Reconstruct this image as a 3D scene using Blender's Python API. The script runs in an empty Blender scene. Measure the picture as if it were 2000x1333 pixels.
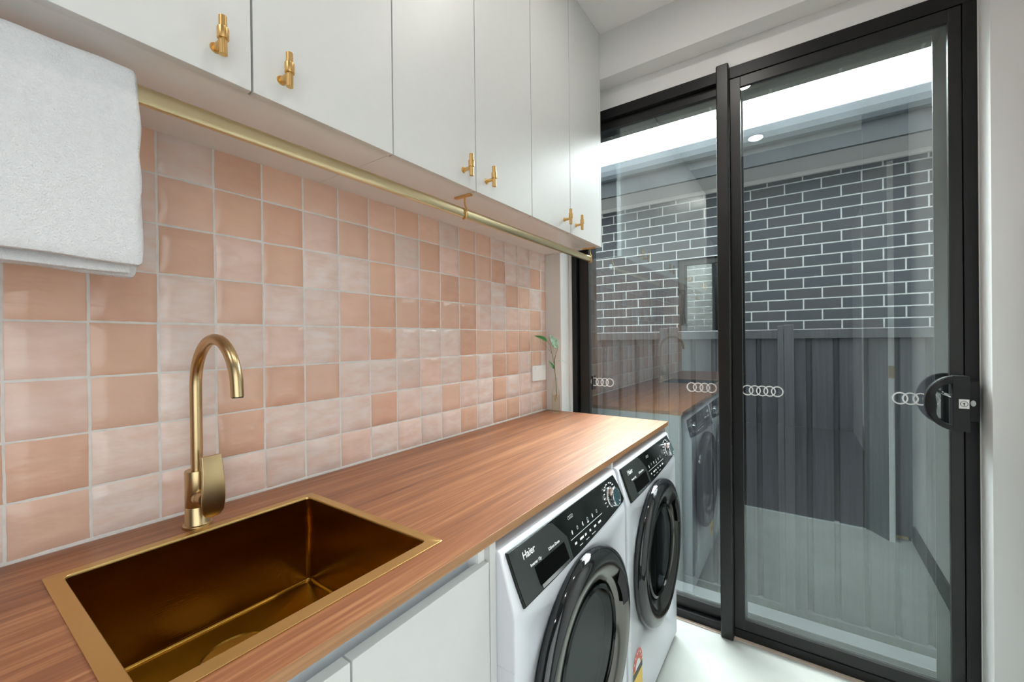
import bpy, math, random
from mathutils import Vector, Matrix
random.seed(7)
S = bpy.context.scene
COL = S.collection
rad = math.radians
# ------------------------------------------------------------------ camera
F_PX = 814.55
yaw, pitch, roll = rad(34.7164), rad(-0.2195), rad(-0.6534)
Fv = Vector((-math.sin(yaw)*math.cos(pitch), math.cos(yaw)*math.cos(pitch), math.sin(pitch)))
Rv = Vector((math.cos(yaw), math.sin(yaw), 0))
Uv = Rv.cross(Fv)
R2 = Rv*math.cos(roll) + Uv*math.sin(roll)
U2 = -Rv*math.sin(roll) + Uv*math.cos(roll)
cd = bpy.data.cameras.new('camera')
cd.sensor_width = 36.0
cd.lens = F_PX/2000*36
cd.clip_start = 0.01
cam = bpy.data.objects.new('camera', cd)
COL.objects.link(cam)
cam.matrix_world = Matrix(((R2.x, U2.x, -Fv.x, 1.0807), (R2.y, U2.y, -Fv.y, 0.0), (R2.z, U2.z, -Fv.z, 1.262), (0, 0, 0, 1)))
S.camera = cam
# ------------------------------------------------------------------ world, lights, exposure
w = bpy.data.worlds.new('overcast_sky')
S.world = w
w.use_nodes = True
bg = w.node_tree.nodes['Background']
bg.inputs[0].default_value = (0.95, 0.98, 1.0, 1)
# overcast sky with the brighter patch of cloud that hides the sun, ahead and left of the door
_N, _L = w.node_tree.nodes, w.node_tree.links
_tc = _N.new('ShaderNodeTexCoord'); _dp = _N.new('ShaderNodeVectorMath'); _dp.operation = 'DOT_PRODUCT'
_g = Vector((-.30, 1.0, .88)).normalized(); _dp.inputs[1].default_value = _g
_L.new(_tc.outputs['Generated'], _dp.inputs[0])
_mx = _N.new('ShaderNodeMath'); _mx.operation = 'MAXIMUM'; _mx.inputs[1].default_value = 0; _L.new(_dp.outputs['Value'], _mx.inputs[0])
_pw = _N.new('ShaderNodeMath'); _pw.operation = 'POWER'; _pw.inputs[1].default_value = 12; _L.new(_mx.outputs[0], _pw.inputs[0])
_ma = _N.new('ShaderNodeMath'); _ma.operation = 'MULTIPLY_ADD'; _ma.inputs[1].default_value = 210.0; _ma.inputs[2].default_value = 13.0
_L.new(_pw.outputs[0], _ma.inputs[0]); _L.new(_ma.outputs[0], bg.inputs[1])
S.view_settings.view_transform = 'Standard'
S.view_settings.look = 'None'
S.view_settings.gamma = 1
S.view_settings.exposure = -0.30
S.view_settings.use_curve_mapping = False
S.cycles.transparent_max_bounces = 24
LAMP_W = 3.6          # watts of each ceiling downlight
# portal: guides daylight sampling through the door opening
pl = bpy.data.lights.new('door_daylight_portal', 'AREA')
pl.shape = 'RECTANGLE'; pl.size = 1.45; pl.size_y = 2.35
pl.cycles.is_portal = True
po = bpy.data.objects.new('door_daylight_portal', pl)
COL.objects.link(po)
po.location = (0.83, 2.06, 1.2)
po.rotation_euler = (rad(-90), 0, 0)
pl2 = pl.copy(); pl2.size = 2.3; pl2.size_y = 2.1
po2 = bpy.data.objects.new('fill_window_portal', pl2); COL.objects.link(po2)  # portal for the added window behind the camera
po2.location = (1.80, -.9, 1.35); po2.rotation_euler = (0, rad(90), 0)

# ------------------------------------------------------------------ helpers
WL = {}
def wl(o):
    return WL.get(o.name, Vector((0, 0, 0))) if o else Vector((0, 0, 0))
class MB:
    def __init__(s):
        s.v = []; s.f = []; s.m = []
    def add(s, vs, fs, mi=0):
        b = len(s.v); s.v += [Vector(p) for p in vs]
        for f in fs:
            s.f.append([b+i for i in f]); s.m.append(mi)
        return s
    def box(s, x0, x1, y0, y1, z0, z1, mi=0):
        return s.add([(x0,y0,z0),(x1,y0,z0),(x1,y1,z0),(x0,y1,z0),(x0,y0,z1),(x1,y0,z1),(x1,y1,z1),(x0,y1,z1)],
                     [(0,3,2,1),(4,5,6,7),(0,1,5,4),(1,2,6,5),(2,3,7,6),(3,0,4,7)], mi)
    def prism(s, poly, ax, a, b, mi=0):
        """poly in the plane across axis ax, extruded from a to b. ax 'x': (y,z); 'y': (x,z); 'z': (x,y)"""
        def P(p, t):
            return {'x': (t, p[0], p[1]), 'y': (p[0], t, p[1]), 'z': (p[0], p[1], t)}[ax]
        n = len(poly)
        area = sum(poly[i][0]*poly[(i+1) % n][1]-poly[(i+1) % n][0]*poly[i][1] for i in range(n))
        if (area < 0) != (ax == 'y'): poly = poly[::-1]
        vs = [P(p, a) for p in poly]+[P(p, b) for p in poly]
        fs = [tuple(range(n))[::-1], tuple(range(n, 2*n))]
        fs += [(i, (i+1) % n, n+(i+1) % n, n+i) for i in range(n)]
        return s.add(vs, fs, mi)
    def cyl(s, p0, p1, r0, r1=None, n=24, mi=0, caps=True):
        r1 = r0 if r1 is None else r1
        p0 = Vector(p0); p1 = Vector(p1); d = (p1-p0).normalized()
        a = d.orthogonal().normalized(); b = d.cross(a)
        vs = []
        for p, r in ((p0, r0), (p1, r1)):
            for i in range(n):
                t = 2*math.pi*i/n
                vs.append(p+(a*math.cos(t)+b*math.sin(t))*r)
        fs = [(i, (i+1) % n, n+(i+1) % n, n+i) for i in range(n)]
        if caps: fs += [tuple(range(n))[::-1], tuple(range(n, 2*n))]
        return s.add(vs, fs, mi)
    def lathe(s, c, axis, prof, n=48, mi=0, closed=False):
        """prof: list of (r, t) with t along axis"""
        c = Vector(c); d = Vector(axis).normalized()
        a = d.orthogonal().normalized(); b = d.cross(a)
        vs = []
        for r, t in prof:
            for i in range(n):
                q = 2*math.pi*i/n
                vs.append(c+d*t+(a*math.cos(q)+b*math.sin(q))*r)
        fs = []
        m = len(prof)
        for k in range(m if closed else m-1):
            k2 = (k+1) % m
            for i in range(n):
                j = (i+1) % n
                fs.append((k*n+i, k*n+j, k2*n+j, k2*n+i))
        if not closed:
            if prof[0][0] > 1e-5: fs.append(tuple(range(n))[::-1])
            if prof[-1][0] > 1e-5: fs.append(tuple(range((m-1)*n, m*n)))
        return s.add(vs, fs, mi)
    def tube(s, pts, r, n=16, mi=0, caps=True):
        pts = [Vector(p) for p in pts]
        rs = r if isinstance(r, (list, tuple)) else [r]*len(pts)
        ref = None; vs = []
        for k, p in enumerate(pts):
            t = (pts[min(k+1, len(pts)-1)]-pts[max(k-1, 0)]).normalized()
            if ref is None: ref = t.orthogonal().normalized()
            a = (ref-t*ref.dot(t)).normalized(); ref = a; b = t.cross(a)
            for i in range(n):
                q = 2*math.pi*i/n
                vs.append(p+(a*math.cos(q)+b*math.sin(q))*rs[k])
        fs = []
        for k in range(len(pts)-1):
            for i in range(n):
                j = (i+1) % n
                fs.append((k*n+i, k*n+j, (k+1)*n+j, (k+1)*n+i))
        if caps: fs += [tuple(range(n))[::-1], tuple(range((len(pts)-1)*n, len(pts)*n))]
        return s.add(vs, fs, mi)
    def loft(s, loops, mi=0, cap0=False, cap1=False):
        n = len(loops[0]); vs = [p for l in loops for p in l]; fs = []
        for k in range(len(loops)-1):
            for i in range(n):
                j = (i+1) % n
                fs.append((k*n+i, k*n+j, (k+1)*n+j, (k+1)*n+i))
        if cap0: fs.append(tuple(range(n))[::-1])
        if cap1: fs.append(tuple(range((len(loops)-1)*n, len(loops)*n)))
        return s.add(vs, fs, mi)
    def build(s, name, mats, parent=None, bevel=0, seg=2, smooth=35, label=None):
        if not isinstance(mats, (list, tuple)): mats = [mats]
        off = wl(parent)
        me = bpy.data.meshes.new(name)
        me.from_pydata([tuple(p-off) for p in s.v], [], s.f)
        for m in mats: me.materials.append(m)
        for i, p in enumerate(me.polygons):
            p.material_index = s.m[i]
            if smooth: p.use_smooth = True
        me.validate()
        if smooth: me.set_sharp_from_angle(angle=rad(smooth))
        o = bpy.data.objects.new(name, me)
        COL.objects.link(o)
        WL[o.name] = off.copy()
        if parent: o.parent = parent
        if bevel:
            b = o.modifiers.new('bevel', 'BEVEL'); b.width = bevel; b.segments = seg; b.limit_method = 'ANGLE'; b.angle_limit = rad(40)
            b.harden_normals = True
        if label: o['label'] = label
        return o
def thing(name, loc, label, cat, group=None, kind=None):
    o = bpy.data.objects.new(name, None)
    COL.objects.link(o); o.location = loc; o.empty_display_size = .05
    WL[o.name] = Vector(loc)
    return tag(o, label, cat, group, kind)
def tag(o, label=None, cat=None, group=None, kind=None):
    if label: o['label'] = label
    if cat: o['category'] = cat
    if group: o['group'] = group
    if kind: o['kind'] = kind
    return o
def text_mesh(txt, size, origin, X, Y, name, mat, parent, extrude=0.0004, align='LEFT', squash=1.0):
    cu = bpy.data.curves.new(name, 'FONT'); cu.body = txt; cu.size = size; cu.extrude = extrude; cu.align_x = align
    cu.offset = size*0.008
    to = bpy.data.objects.new(name+'_t', cu); COL.objects.link(to)
    bpy.context.view_layer.update()
    me = bpy.data.meshes.new_from_object(to)
    bpy.data.objects.remove(to)
    X = Vector(X).normalized(); Y = Vector(Y).normalized(); Z = X.cross(Y)
    o0 = Vector(origin); off = wl(parent)
    for v in me.vertices:
        v.co = o0+X*v.co.x*squash+Y*v.co.y+Z*v.co.z-off
    me.materials.clear(); me.materials.append(mat)
    o = bpy.data.objects.new(name, me); COL.objects.link(o)
    if parent: o.parent = parent
    WL[o.name] = off.copy()
    return o

# ------------------------------------------------------------------ materials
def newmat(name):
    m = bpy.data.materials.new(name); m.use_nodes = True
    return m, m.node_tree.nodes, m.node_tree.links, m.node_tree.nodes['Principled BSDF']
def pm(name, col, rough=.5, metal=0., spec=.5, nscale=0, namt=0, bump=0, bscale=200, stretch=(1,1,1), coat=0, aniso=0, col2=None, coords='Object'):
    m, N, L, B = newmat(name)
    B.inputs['Base Color'].default_value = (*col, 1)
    B.inputs['Roughness'].default_value = rough
    B.inputs['Metallic'].default_value = metal
    B.inputs['Specular IOR Level'].default_value = spec
    B.inputs['Coat Weight'].default_value = coat
    B.inputs['Coat Roughness'].default_value = .08
    if aniso: B.inputs['Anisotropic'].default_value = aniso
    tc = N.new('ShaderNodeTexCoord'); mp = N.new('ShaderNodeMapping'); mp.inputs['Scale'].default_value = stretch
    L.new(tc.outputs[coords], mp.inputs[0])
    if nscale:
        n = N.new('ShaderNodeTexNoise'); n.inputs['Scale'].default_value = nscale; n.inputs['Detail'].default_value = 5
        L.new(mp.outputs[0], n.inputs['Vector'])
        mx = N.new('ShaderNodeMix'); mx.data_type = 'RGBA'
        c2 = col2 or tuple(max(0, c*(1-namt)) for c in col)
        mx.inputs[6].default_value = (*col, 1); mx.inputs[7].default_value = (*c2, 1)
        rp = N.new('ShaderNodeMapRange'); rp.inputs[1].default_value = .32; rp.inputs[2].default_value = .68
        L.new(n.outputs[0], rp.inputs[0]); L.new(rp.outputs[0], mx.inputs[0]); L.new(mx.outputs[2], B.inputs['Base Color'])
    if bump:
        n2 = N.new('ShaderNodeTexNoise'); n2.inputs['Scale'].default_value = bscale; n2.inputs['Detail'].default_value = 3
        L.new(mp.outputs[0], n2.inputs['Vector'])
        b = N.new('ShaderNodeBump'); b.inputs['Strength'].default_value = bump; b.inputs['Distance'].default_value = .002
        L.new(n2.outputs[0], b.inputs['Height']); L.new(b.outputs[0], B.inputs['Normal'])
    return m
def emit(name, col, st):
    m, N, L, B = newmat(name)
    B.inputs['Base Color'].default_value = (*col, 1)
    B.inputs['Emission Color'].default_value = (*col, 1); B.inputs['Emission Strength'].default_value = st
    return m
M = {}
M['wall'] = pm('white_plaster', (.80,.80,.79), .65, nscale=3, namt=.03)
M['ceil'] = pm('ceiling_paint', (.86,.86,.85), .7)
M['trimw'] = pm('white_satin_trim', (.84,.84,.83), .35)
M['cab'] = pm('white_matte_board', (.70,.70,.68), .42, spec=.5, nscale=40, namt=.015, bump=.03, bscale=260)
M['carc'] = pm('white_melamine', (.87,.87,.86), .25)
M['chan'] = pm('pale_grey_channel', (.66,.69,.71), .3)
M['floor'] = pm('pale_concrete_tile', (.50,.51,.485), .62, spec=.2, nscale=4, col2=(.42,.435,.41))
M['hallfloor'] = pm('dark_hall_floor', (.045,.043,.045), .5)  # dark flooring, kept near black so the hall mirrors as unlit
M['hallwall'] = pm('unlit_room_wall_tone', (.03,.03,.032), .8)  # near black stands for an unlit room: its darkness is painted on
M['hallceil'] = pm('unlit_hall_ceiling_tone', (.10,.10,.10), .8)  # ceiling colour darkened so the hall looks unlit in the door glass
M['skirt'] = pm('grey_tile_skirting', (.09,.10,.095), .4)
M['black'] = pm('black_powder_coat', (.008,.008,.009), .4, spec=.35, bump=.02, bscale=600)
M['blackgrey'] = pm('dark_grey_powder_coat', (.018,.018,.0175), .35, spec=.4)
M['rubber'] = pm('black_rubber', (.008,.008,.008), .7)
M['brass'] = pm('brushed_brass', (.56,.42,.23), .30, 1., aniso=.3, bump=.04, bscale=90, stretch=(1,1,14))
M['brassrail'] = pm('satin_brass_rail', (.68,.56,.34), .32, 1., bump=.03, bscale=60, stretch=(10,.4,10))
M['brassknob'] = pm('knurled_brass', (.70,.44,.17), .34, 1.)
M['sink'] = pm('brushed_gold_shaded_bowl', (.37,.215,.04), .25, 1., aniso=.55, bump=.05, bscale=60, stretch=(8,.6,8))  # bowl gold darkened: its dark reflections are put into the colour
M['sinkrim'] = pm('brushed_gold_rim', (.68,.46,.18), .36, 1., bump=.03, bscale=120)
M['chrome'] = pm('polished_chrome', (.80,.82,.84), .12, 1.)
M['washer'] = pm('white_enamel', (.80,.82,.86), .22, spec=.5)
M['wpanel'] = pm('black_gloss_panel', (.006,.008,.007), .12, spec=.3)
M['wdrawer'] = pm('charcoal_drawer_front', (.032,.038,.036), .25, spec=.35)
M['void'] = pm('unlit_black_recess', (.001,.001,.001), .9, spec=.05)
M['wring'] = pm('black_chrome_ring', (.010,.011,.012), .07, 0., spec=.7)
M['wring2'] = pm('smoked_metal_bevel', (.16,.15,.14), .16, .95)
M['white'] = pm('white_print', (.92,.93,.93), .5)
M['plast'] = pm('white_plastic', (.86,.86,.85), .25)
M['drum'] = pm('drum_steel', (.35,.35,.35), .28, 1.)
M['towel'] = pm('white_terry', (.77,.77,.78), .95, spec=.05, nscale=120, namt=.05, bump=1.0, bscale=420)
M['towel'].node_tree.nodes['Principled BSDF'].inputs['Sheen Weight'].default_value = .3
M['leaf'] = pm('green_leaf', (.035,.16,.035), .32, nscale=60, col2=(.08,.26,.06))
M['leafp'] = pm('pale_variegated_leaf', (.55,.68,.58), .4, nscale=70, col2=(.12,.30,.14))
M['stem'] = pm('brown_green_stem', (.16,.17,.05), .5)
M['root'] = pm('orange_root', (.45,.22,.07), .6)
M['conc'] = pm('outdoor_concrete', (.30,.31,.29), .5, nscale=6, namt=.25)
M['ledge'] = pm('sill_ledge', (.06,.065,.068), .45, nscale=20, namt=.1)
M['fence'] = pm('grey_steel_fence', (.075,.073,.086), .45, nscale=9, col2=(.043,.042,.05), stretch=(9,9,.25))
M['fencepost'] = pm('grey_fence_post', (.09,.09,.10), .45, nscale=9, col2=(.06,.06,.067), stretch=(9,9,.25))
M['gutter'] = pm('slate_gutter', (.085,.10,.115), .75, nscale=5, namt=.2)
M['fascia'] = pm('dark_fascia', (.022,.026,.031), .7, nscale=8, namt=.3)
M['soffit'] = pm('pale_soffit', (.36,.345,.34), .7)
M['roof'] = pm('dark_roof_tile', (.08,.08,.085), .7)
M['weed'] = pm('weed_green', (.07,.10,.04), .7)
M['red'] = pm('sticker_red', (.62,.12,.08), .5)
M['yellow'] = pm('sticker_yellow', (.80,.55,.10), .5)
M['ink'] = pm('sticker_black', (.03,.035,.03), .5)
M['cyan'] = pm('dial_teal_face', (.01,.05,.06), .12, spec=.7, coat=.5)
M['lens'] = emit('downlight_lens', (1,.93,.85), 14)
# wood laminate
m, N, L, B = newmat('walnut_laminate'); M['wood'] = m
tc = N.new('ShaderNodeTexCoord'); mp = N.new('ShaderNodeMapping'); mp.inputs['Scale'].default_value = (46, 1.3, 46)
L.new(tc.outputs['Object'], mp.inputs[0])
n1 = N.new('ShaderNodeTexNoise'); n1.inputs['Scale'].default_value = 1.0; n1.inputs['Detail'].default_value = 7; n1.inputs['Roughness'].default_value = .62; n1.inputs['Distortion'].default_value = .35
L.new(mp.outputs[0], n1.inputs['Vector'])
mp2 = N.new('ShaderNodeMapping'); mp2.inputs['Scale'].default_value = (190, 5, 190)
L.new(tc.outputs['Object'], mp2.inputs[0])
n2 = N.new('ShaderNodeTexNoise'); n2.inputs['Scale'].default_value = 1.0; n2.inputs['Detail'].default_value = 4
L.new(mp2.outputs[0], n2.inputs['Vector'])
mx = N.new('ShaderNodeMix'); mx.data_type = 'FLOAT'; mx.inputs[0].default_value = .38
L.new(n1.outputs[0], mx.inputs[2]); L.new(n2.outputs[0], mx.inputs[3])
cr = N.new('ShaderNodeValToRGB')
cr.color_ramp.elements[0].position = .33; cr.color_ramp.elements[0].color = (.15,.045,.017,1)
cr.color_ramp.elements[1].position = .68; cr.color_ramp.elements[1].color = (.50,.235,.105,1)
e = cr.color_ramp.elements.new(.5); e.color = (.29,.102,.038,1)
L.new(mx.outputs[0], cr.inputs[0]); L.new(cr.outputs[0], B.inputs['Base Color'])
B.inputs['Roughness'].default_value = .40; B.inputs['Specular IOR Level'].default_value = .85
bp_ = N.new('ShaderNodeBump'); bp_.inputs['Strength'].default_value = .05; bp_.inputs['Distance'].default_value = .001
L.new(n2.outputs[0], bp_.inputs['Height']); L.new(bp_.outputs[0], B.inputs['Normal'])
M['woodedge'] = pm('laminate_edge_band', (.46,.235,.105), .45, nscale=1, col2=(.30,.14,.06), stretch=(150,3,150))
# zellige tile
m, N, L, B = newmat('pink_glazed_tile'); M['tile'] = m
at = N.new('ShaderNodeAttribute'); at.attribute_name = 'tone'
tc = N.new('ShaderNodeTexCoord')
n1 = N.new('ShaderNodeTexNoise'); n1.inputs['Scale'].default_value = 17; n1.inputs['Detail'].default_value = 7; n1.inputs['Roughness'].default_value = .55; n1.inputs['Distortion'].default_value = .35
mp = N.new('ShaderNodeMapping'); mp.inputs['Scale'].default_value = (1, .8, 2.2)
L.new(tc.outputs['Object'], mp.inputs[0]); L.new(mp.outputs[0], n1.inputs['Vector'])
rp = N.new('ShaderNodeMapRange'); rp.inputs[1].default_value = .38; rp.inputs[2].default_value = .66; rp.inputs[3].default_value = .0; rp.inputs[4].default_value = .55
L.new(n1.outputs[0], rp.inputs[0])
mx = N.new('ShaderNodeMix'); mx.data_type = 'RGBA'
L.new(rp.outputs[0], mx.inputs[0]); L.new(at.outputs['Color'], mx.inputs[6]); mx.inputs[7].default_value = (.70,.46,.35,1)
L.new(mx.outputs[2], B.inputs['Base Color'])
B.inputs['Roughness'].default_value = .19; B.inputs['Specular IOR Level'].default_value = .5
n3 = N.new('ShaderNodeTexNoise'); n3.inputs['Scale'].default_value = 22; n3.inputs['Detail'].default_value = 2
L.new(mp.outputs[0], n3.inputs['Vector'])
b_ = N.new('ShaderNodeBump'); b_.inputs['Strength'].default_value = .5; b_.inputs['Distance'].default_value = .003
L.new(n3.outputs[0], b_.inputs['Height']); L.new(b_.outputs[0], B.inputs['Normal'])
M['grout'] = pm('grey_grout', (.74,.72,.69), .9, nscale=50, namt=.12)
# bricks
def brickmat(name, c1, c2, mortar, x0, z0, ax='X', bw=.2445, rh=.0867, ms=.0052):
    m, N, L, B = newmat(name)
    tc = N.new('ShaderNodeTexCoord'); sp = N.new('ShaderNodeSeparateXYZ'); cb = N.new('ShaderNodeCombineXYZ')
    L.new(tc.outputs['Object'], sp.inputs[0])
    a1 = N.new('ShaderNodeMath'); a1.inputs[1].default_value = -x0+.5*bw+40*bw; L.new(sp.outputs[ax], a1.inputs[0])
    a2 = N.new('ShaderNodeMath'); a2.inputs[1].default_value = -z0+40*rh; L.new(sp.outputs['Z'], a2.inputs[0])
    L.new(a1.outputs[0], cb.inputs[0]); L.new(a2.outputs[0], cb.inputs[1])
    br = N.new('ShaderNodeTexBrick'); br.inputs['Scale'].default_value = 1; br.inputs['Brick Width'].default_value = bw
    br.inputs['Row Height'].default_value = rh; br.inputs['Mortar Size'].default_value = ms; br.inputs['Mortar Smooth'].default_value = .15
    br.inputs['Color1'].default_value = (*c1, 1); br.inputs['Color2'].default_value = (*c2, 1); br.inputs['Mortar'].default_value = (*mortar, 1)
    L.new(cb.outputs[0], br.inputs['Vector'])
    n = N.new('ShaderNodeTexNoise'); n.inputs['Scale'].default_value = 35; n.inputs['Detail'].default_value = 5; L.new(tc.outputs['Object'], n.inputs['Vector'])
    mr = N.new('ShaderNodeMapRange'); mr.inputs[3].default_value = .7; mr.inputs[4].default_value = 1.3; L.new(n.outputs[0], mr.inputs[0])
    mx = N.new('ShaderNodeMix'); mx.data_type = 'RGBA'; mx.blend_type = 'MULTIPLY'; mx.inputs[0].default_value = 1
    L.new(br.outputs[0], mx.inputs[6]); L.new(mr.outputs[0], mx.inputs[7]); L.new(mx.outputs[2], B.inputs['Base Color'])
    B.inputs['Roughness'].default_value = .7
    b = N.new('ShaderNodeBump'); b.inputs['Distance'].default_value = .006; b.inputs['Strength'].default_value = .6; b.invert = True
    L.new(br.outputs['Fac'], b.inputs['Height']); L.new(b.outputs[0], B.inputs['Normal'])
    return m
M['brick'] = brickmat('dark_blue_brick', (.019,.024,.031), (.028,.027,.031), (.30,.315,.31), .9778, 1.562)
M['brickpale'] = brickmat('pale_brick', (.10,.098,.09), (.13,.125,.118), (.30,.30,.295), 0, .03)
# glass: thin coated pane, part mirror part clear
def glassmat(name, r0, tint, rough=.0, schlick=.9):
    m, N, L, B = newmat(name); N.remove(B)
    out = [n for n in N if n.type == 'OUTPUT_MATERIAL'][0]
    lw = N.new('ShaderNodeLayerWeight'); lw.inputs['Blend'].default_value = .5
    p5 = N.new('ShaderNodeMath'); p5.operation = 'POWER'; p5.inputs[1].default_value = 4.5; L.new(lw.outputs['Facing'], p5.inputs[0])
    mr = N.new('ShaderNodeMapRange'); mr.inputs[3].default_value = r0; mr.inputs[4].default_value = schlick; L.new(p5.outputs[0], mr.inputs[0])
    tr = N.new('ShaderNodeBsdfTransparent'); tr.inputs[0].default_value = (*tint, 1)
    gl = N.new('ShaderNodeBsdfGlossy'); gl.inputs['Roughness'].default_value = rough; gl.inputs[0].default_value = (.93,1,1,1)
    mx = N.new('ShaderNodeMixShader'); L.new(mr.outputs[0], mx.inputs[0]); L.new(tr.outputs[0], mx.inputs[1]); L.new(gl.outputs[0], mx.inputs[2])
    L.new(mx.outputs[0], out.inputs[0])
    return m
M['glass'] = glassmat('coated_door_glass', .132, (.87,.91,.90))
M['tint'] = glassmat('tinted_fill_window_glass', .05, (.52,.525,.52))
M['nbglass'] = glassmat('neighbour_window_glass', .22, (.25,.27,.27))
M['wglass'] = glassmat('smoked_washer_glass', .022, (.22,.23,.23), .01, .38)
M['vglass'] = glassmat('clear_bottle_glass', .03, (.97,.98,.97), .0, .7)
M['water'] = glassmat('cloudy_water', .02, (.97,.95,.90), .0, .3)
# fly screen: fine woven mesh
m, N, L, B = newmat('insect_mesh'); M['mesh'] = m
B.inputs['Base Color'].default_value = (.05,.055,.06, 1); B.inputs['Roughness'].default_value = .6; B.inputs['Alpha'].default_value = .16

# ------------------------------------------------------------------ room shell
YD = 1.8716          # inner face of the end wall
CH = 2.70
XR = 1.64
MB().box(-.2, XR+.2, .42, 1.965, -.05, 0).build('floor', M['floor'], smooth=0)['kind'] = 'structure'
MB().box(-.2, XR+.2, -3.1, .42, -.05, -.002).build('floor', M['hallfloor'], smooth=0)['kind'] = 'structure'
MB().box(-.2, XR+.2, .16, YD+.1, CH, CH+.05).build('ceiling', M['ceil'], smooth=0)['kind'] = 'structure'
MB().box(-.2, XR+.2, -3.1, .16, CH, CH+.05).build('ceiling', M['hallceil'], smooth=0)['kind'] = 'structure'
MB().box(-.2, -.008, -3.1, YD+.1, -.05, CH).build('wall_left', M['wall'], smooth=0)['kind'] = 'structure'
b = MB().box(XR, XR+.2, .30, YD+.1, -.05, CH).box(XR, XR+.2, -3.1, -2.1, -.05, CH).box(XR, XR+.2, -2.1, .30, -.05, .25).box(XR, XR+.2, -2.1, .30, 2.45, CH)
b.build('wall_right', M['wall'], smooth=0)['kind'] = 'structure'
# fill window added behind the camera, out of view: its daylight fills the room
wn = thing('added_fill_window', (XR+.1, -.9, .25), None, None, kind='structure')
b = MB()
for a_, c_, d_, e_ in ((-2.1, -2.05, .25, 2.45), (.25, .30, .25, 2.45), (-2.05, .25, .25, .30), (-2.05, .25, 2.40, 2.45), (-.92, -.88, .30, 2.40)):
    b.box(XR+.08, XR+.13, a_, c_, d_, e_)
b.build('window_frame', M['black'], wn, bevel=.002)
MB().box(XR+.10, XR+.106, -2.06, .26, .29, 2.41).build('window_glass', M['tint'], wn, smooth=0)
MB().box(XR+.2, 8, -6, 2.09, -.47, -.41).build('ground', M['conc'], smooth=0)['kind'] = 'structure'
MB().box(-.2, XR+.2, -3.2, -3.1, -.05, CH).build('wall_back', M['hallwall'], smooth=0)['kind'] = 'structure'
OX0, OX1, OZ = .085, 1.558, 2.487
b = MB().box(-.2, OX0, YD, 2.10, -.05, CH).box(OX1, XR+.2, YD, 2.10, -.05, CH).box(OX0, OX1, YD, 2.10, OZ, CH)
b.build('wall_end', M['wall'], smooth=0)['kind'] = 'structure'
# timber lining that closes the gap between plaster opening and the aluminium frame
b = MB().box(OX0, OX1, 1.964, 2.08, 2.389, OZ).box(OX0, .1025, 1.964, 2.08, 0, 2.389).box(1.553, OX1, 1.964, 2.08, 0, 2.389)
b.build('trim_1', M['trimw'], bevel=.002)['kind'] = 'structure'
MB().box(OX0+.001, OX1-.001, 1.945, 1.964, 0, .004).build('trim_2', pm('sill_silicone', (.62,.50,.42), .5), smooth=0)['kind'] = 'structure'
o = MB().box(XR-.012, XR, .50, YD, 0, .10).build('baseboard_right', M['skirt'], bevel=.001); o['kind'] = 'structure'
# outside skin of this house (seen mirrored in the neighbour's window) and its raised slab edge
b = MB().box(-3, .10, 2.10, 2.21, -.41, 2.75).box(1.555, 5, 2.10, 2.21, -.41, 2.75).box(.10, 1.555, 2.10, 2.21, 2.352, 2.75).box(.10, 1.555, 2.02, 2.12, -.41, -.012)
b.build('wall_exterior', M['brickpale'], smooth=0)['kind'] = 'structure'
MB().box(-4, 6, 2.1, 4.2, -.47, -.41).build('ground', M['conc'], smooth=0)['kind'] = 'structure'
# ceiling lights
def downlight(x, y, label, watts, lens=True):
    t = thing('downlight', (x, y, CH), label, 'light', 'recessed ceiling downlights')
    MB().lathe((x, y, CH-.006), (0,0,1), [(.032,0),(.046,0),(.046,.003),(.043,.006),(.032,.006)], 40, closed=True).build('trim_ring', M['plast'], t)
    MB().cyl((x, y, CH-.003), (x, y, CH-.001), .0318, n=32).build('lens', M['lens'], t)
    ld = bpy.data.lights.new('lamp', 'AREA'); ld.shape = 'DISK'; ld.size = .09; ld.energy = watts; ld.color = (1, .955, .90)
    lo = bpy.data.objects.new('lamp', ld); COL.objects.link(lo); lo.parent = t; lo.location = (0, 0, -.012)
downlight(.822, 1.25, 'round white downlight in the ceiling nearer the glass door', LAMP_W)
downlight(.823, .48, 'round white downlight in the ceiling further back from the door', LAMP_W)
downlight(.50, -.70, 'added unseen fill light in the ceiling over the hall behind the camera', LAMP_W*2.0)  # extra lamp added behind the camera to fill the room
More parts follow.
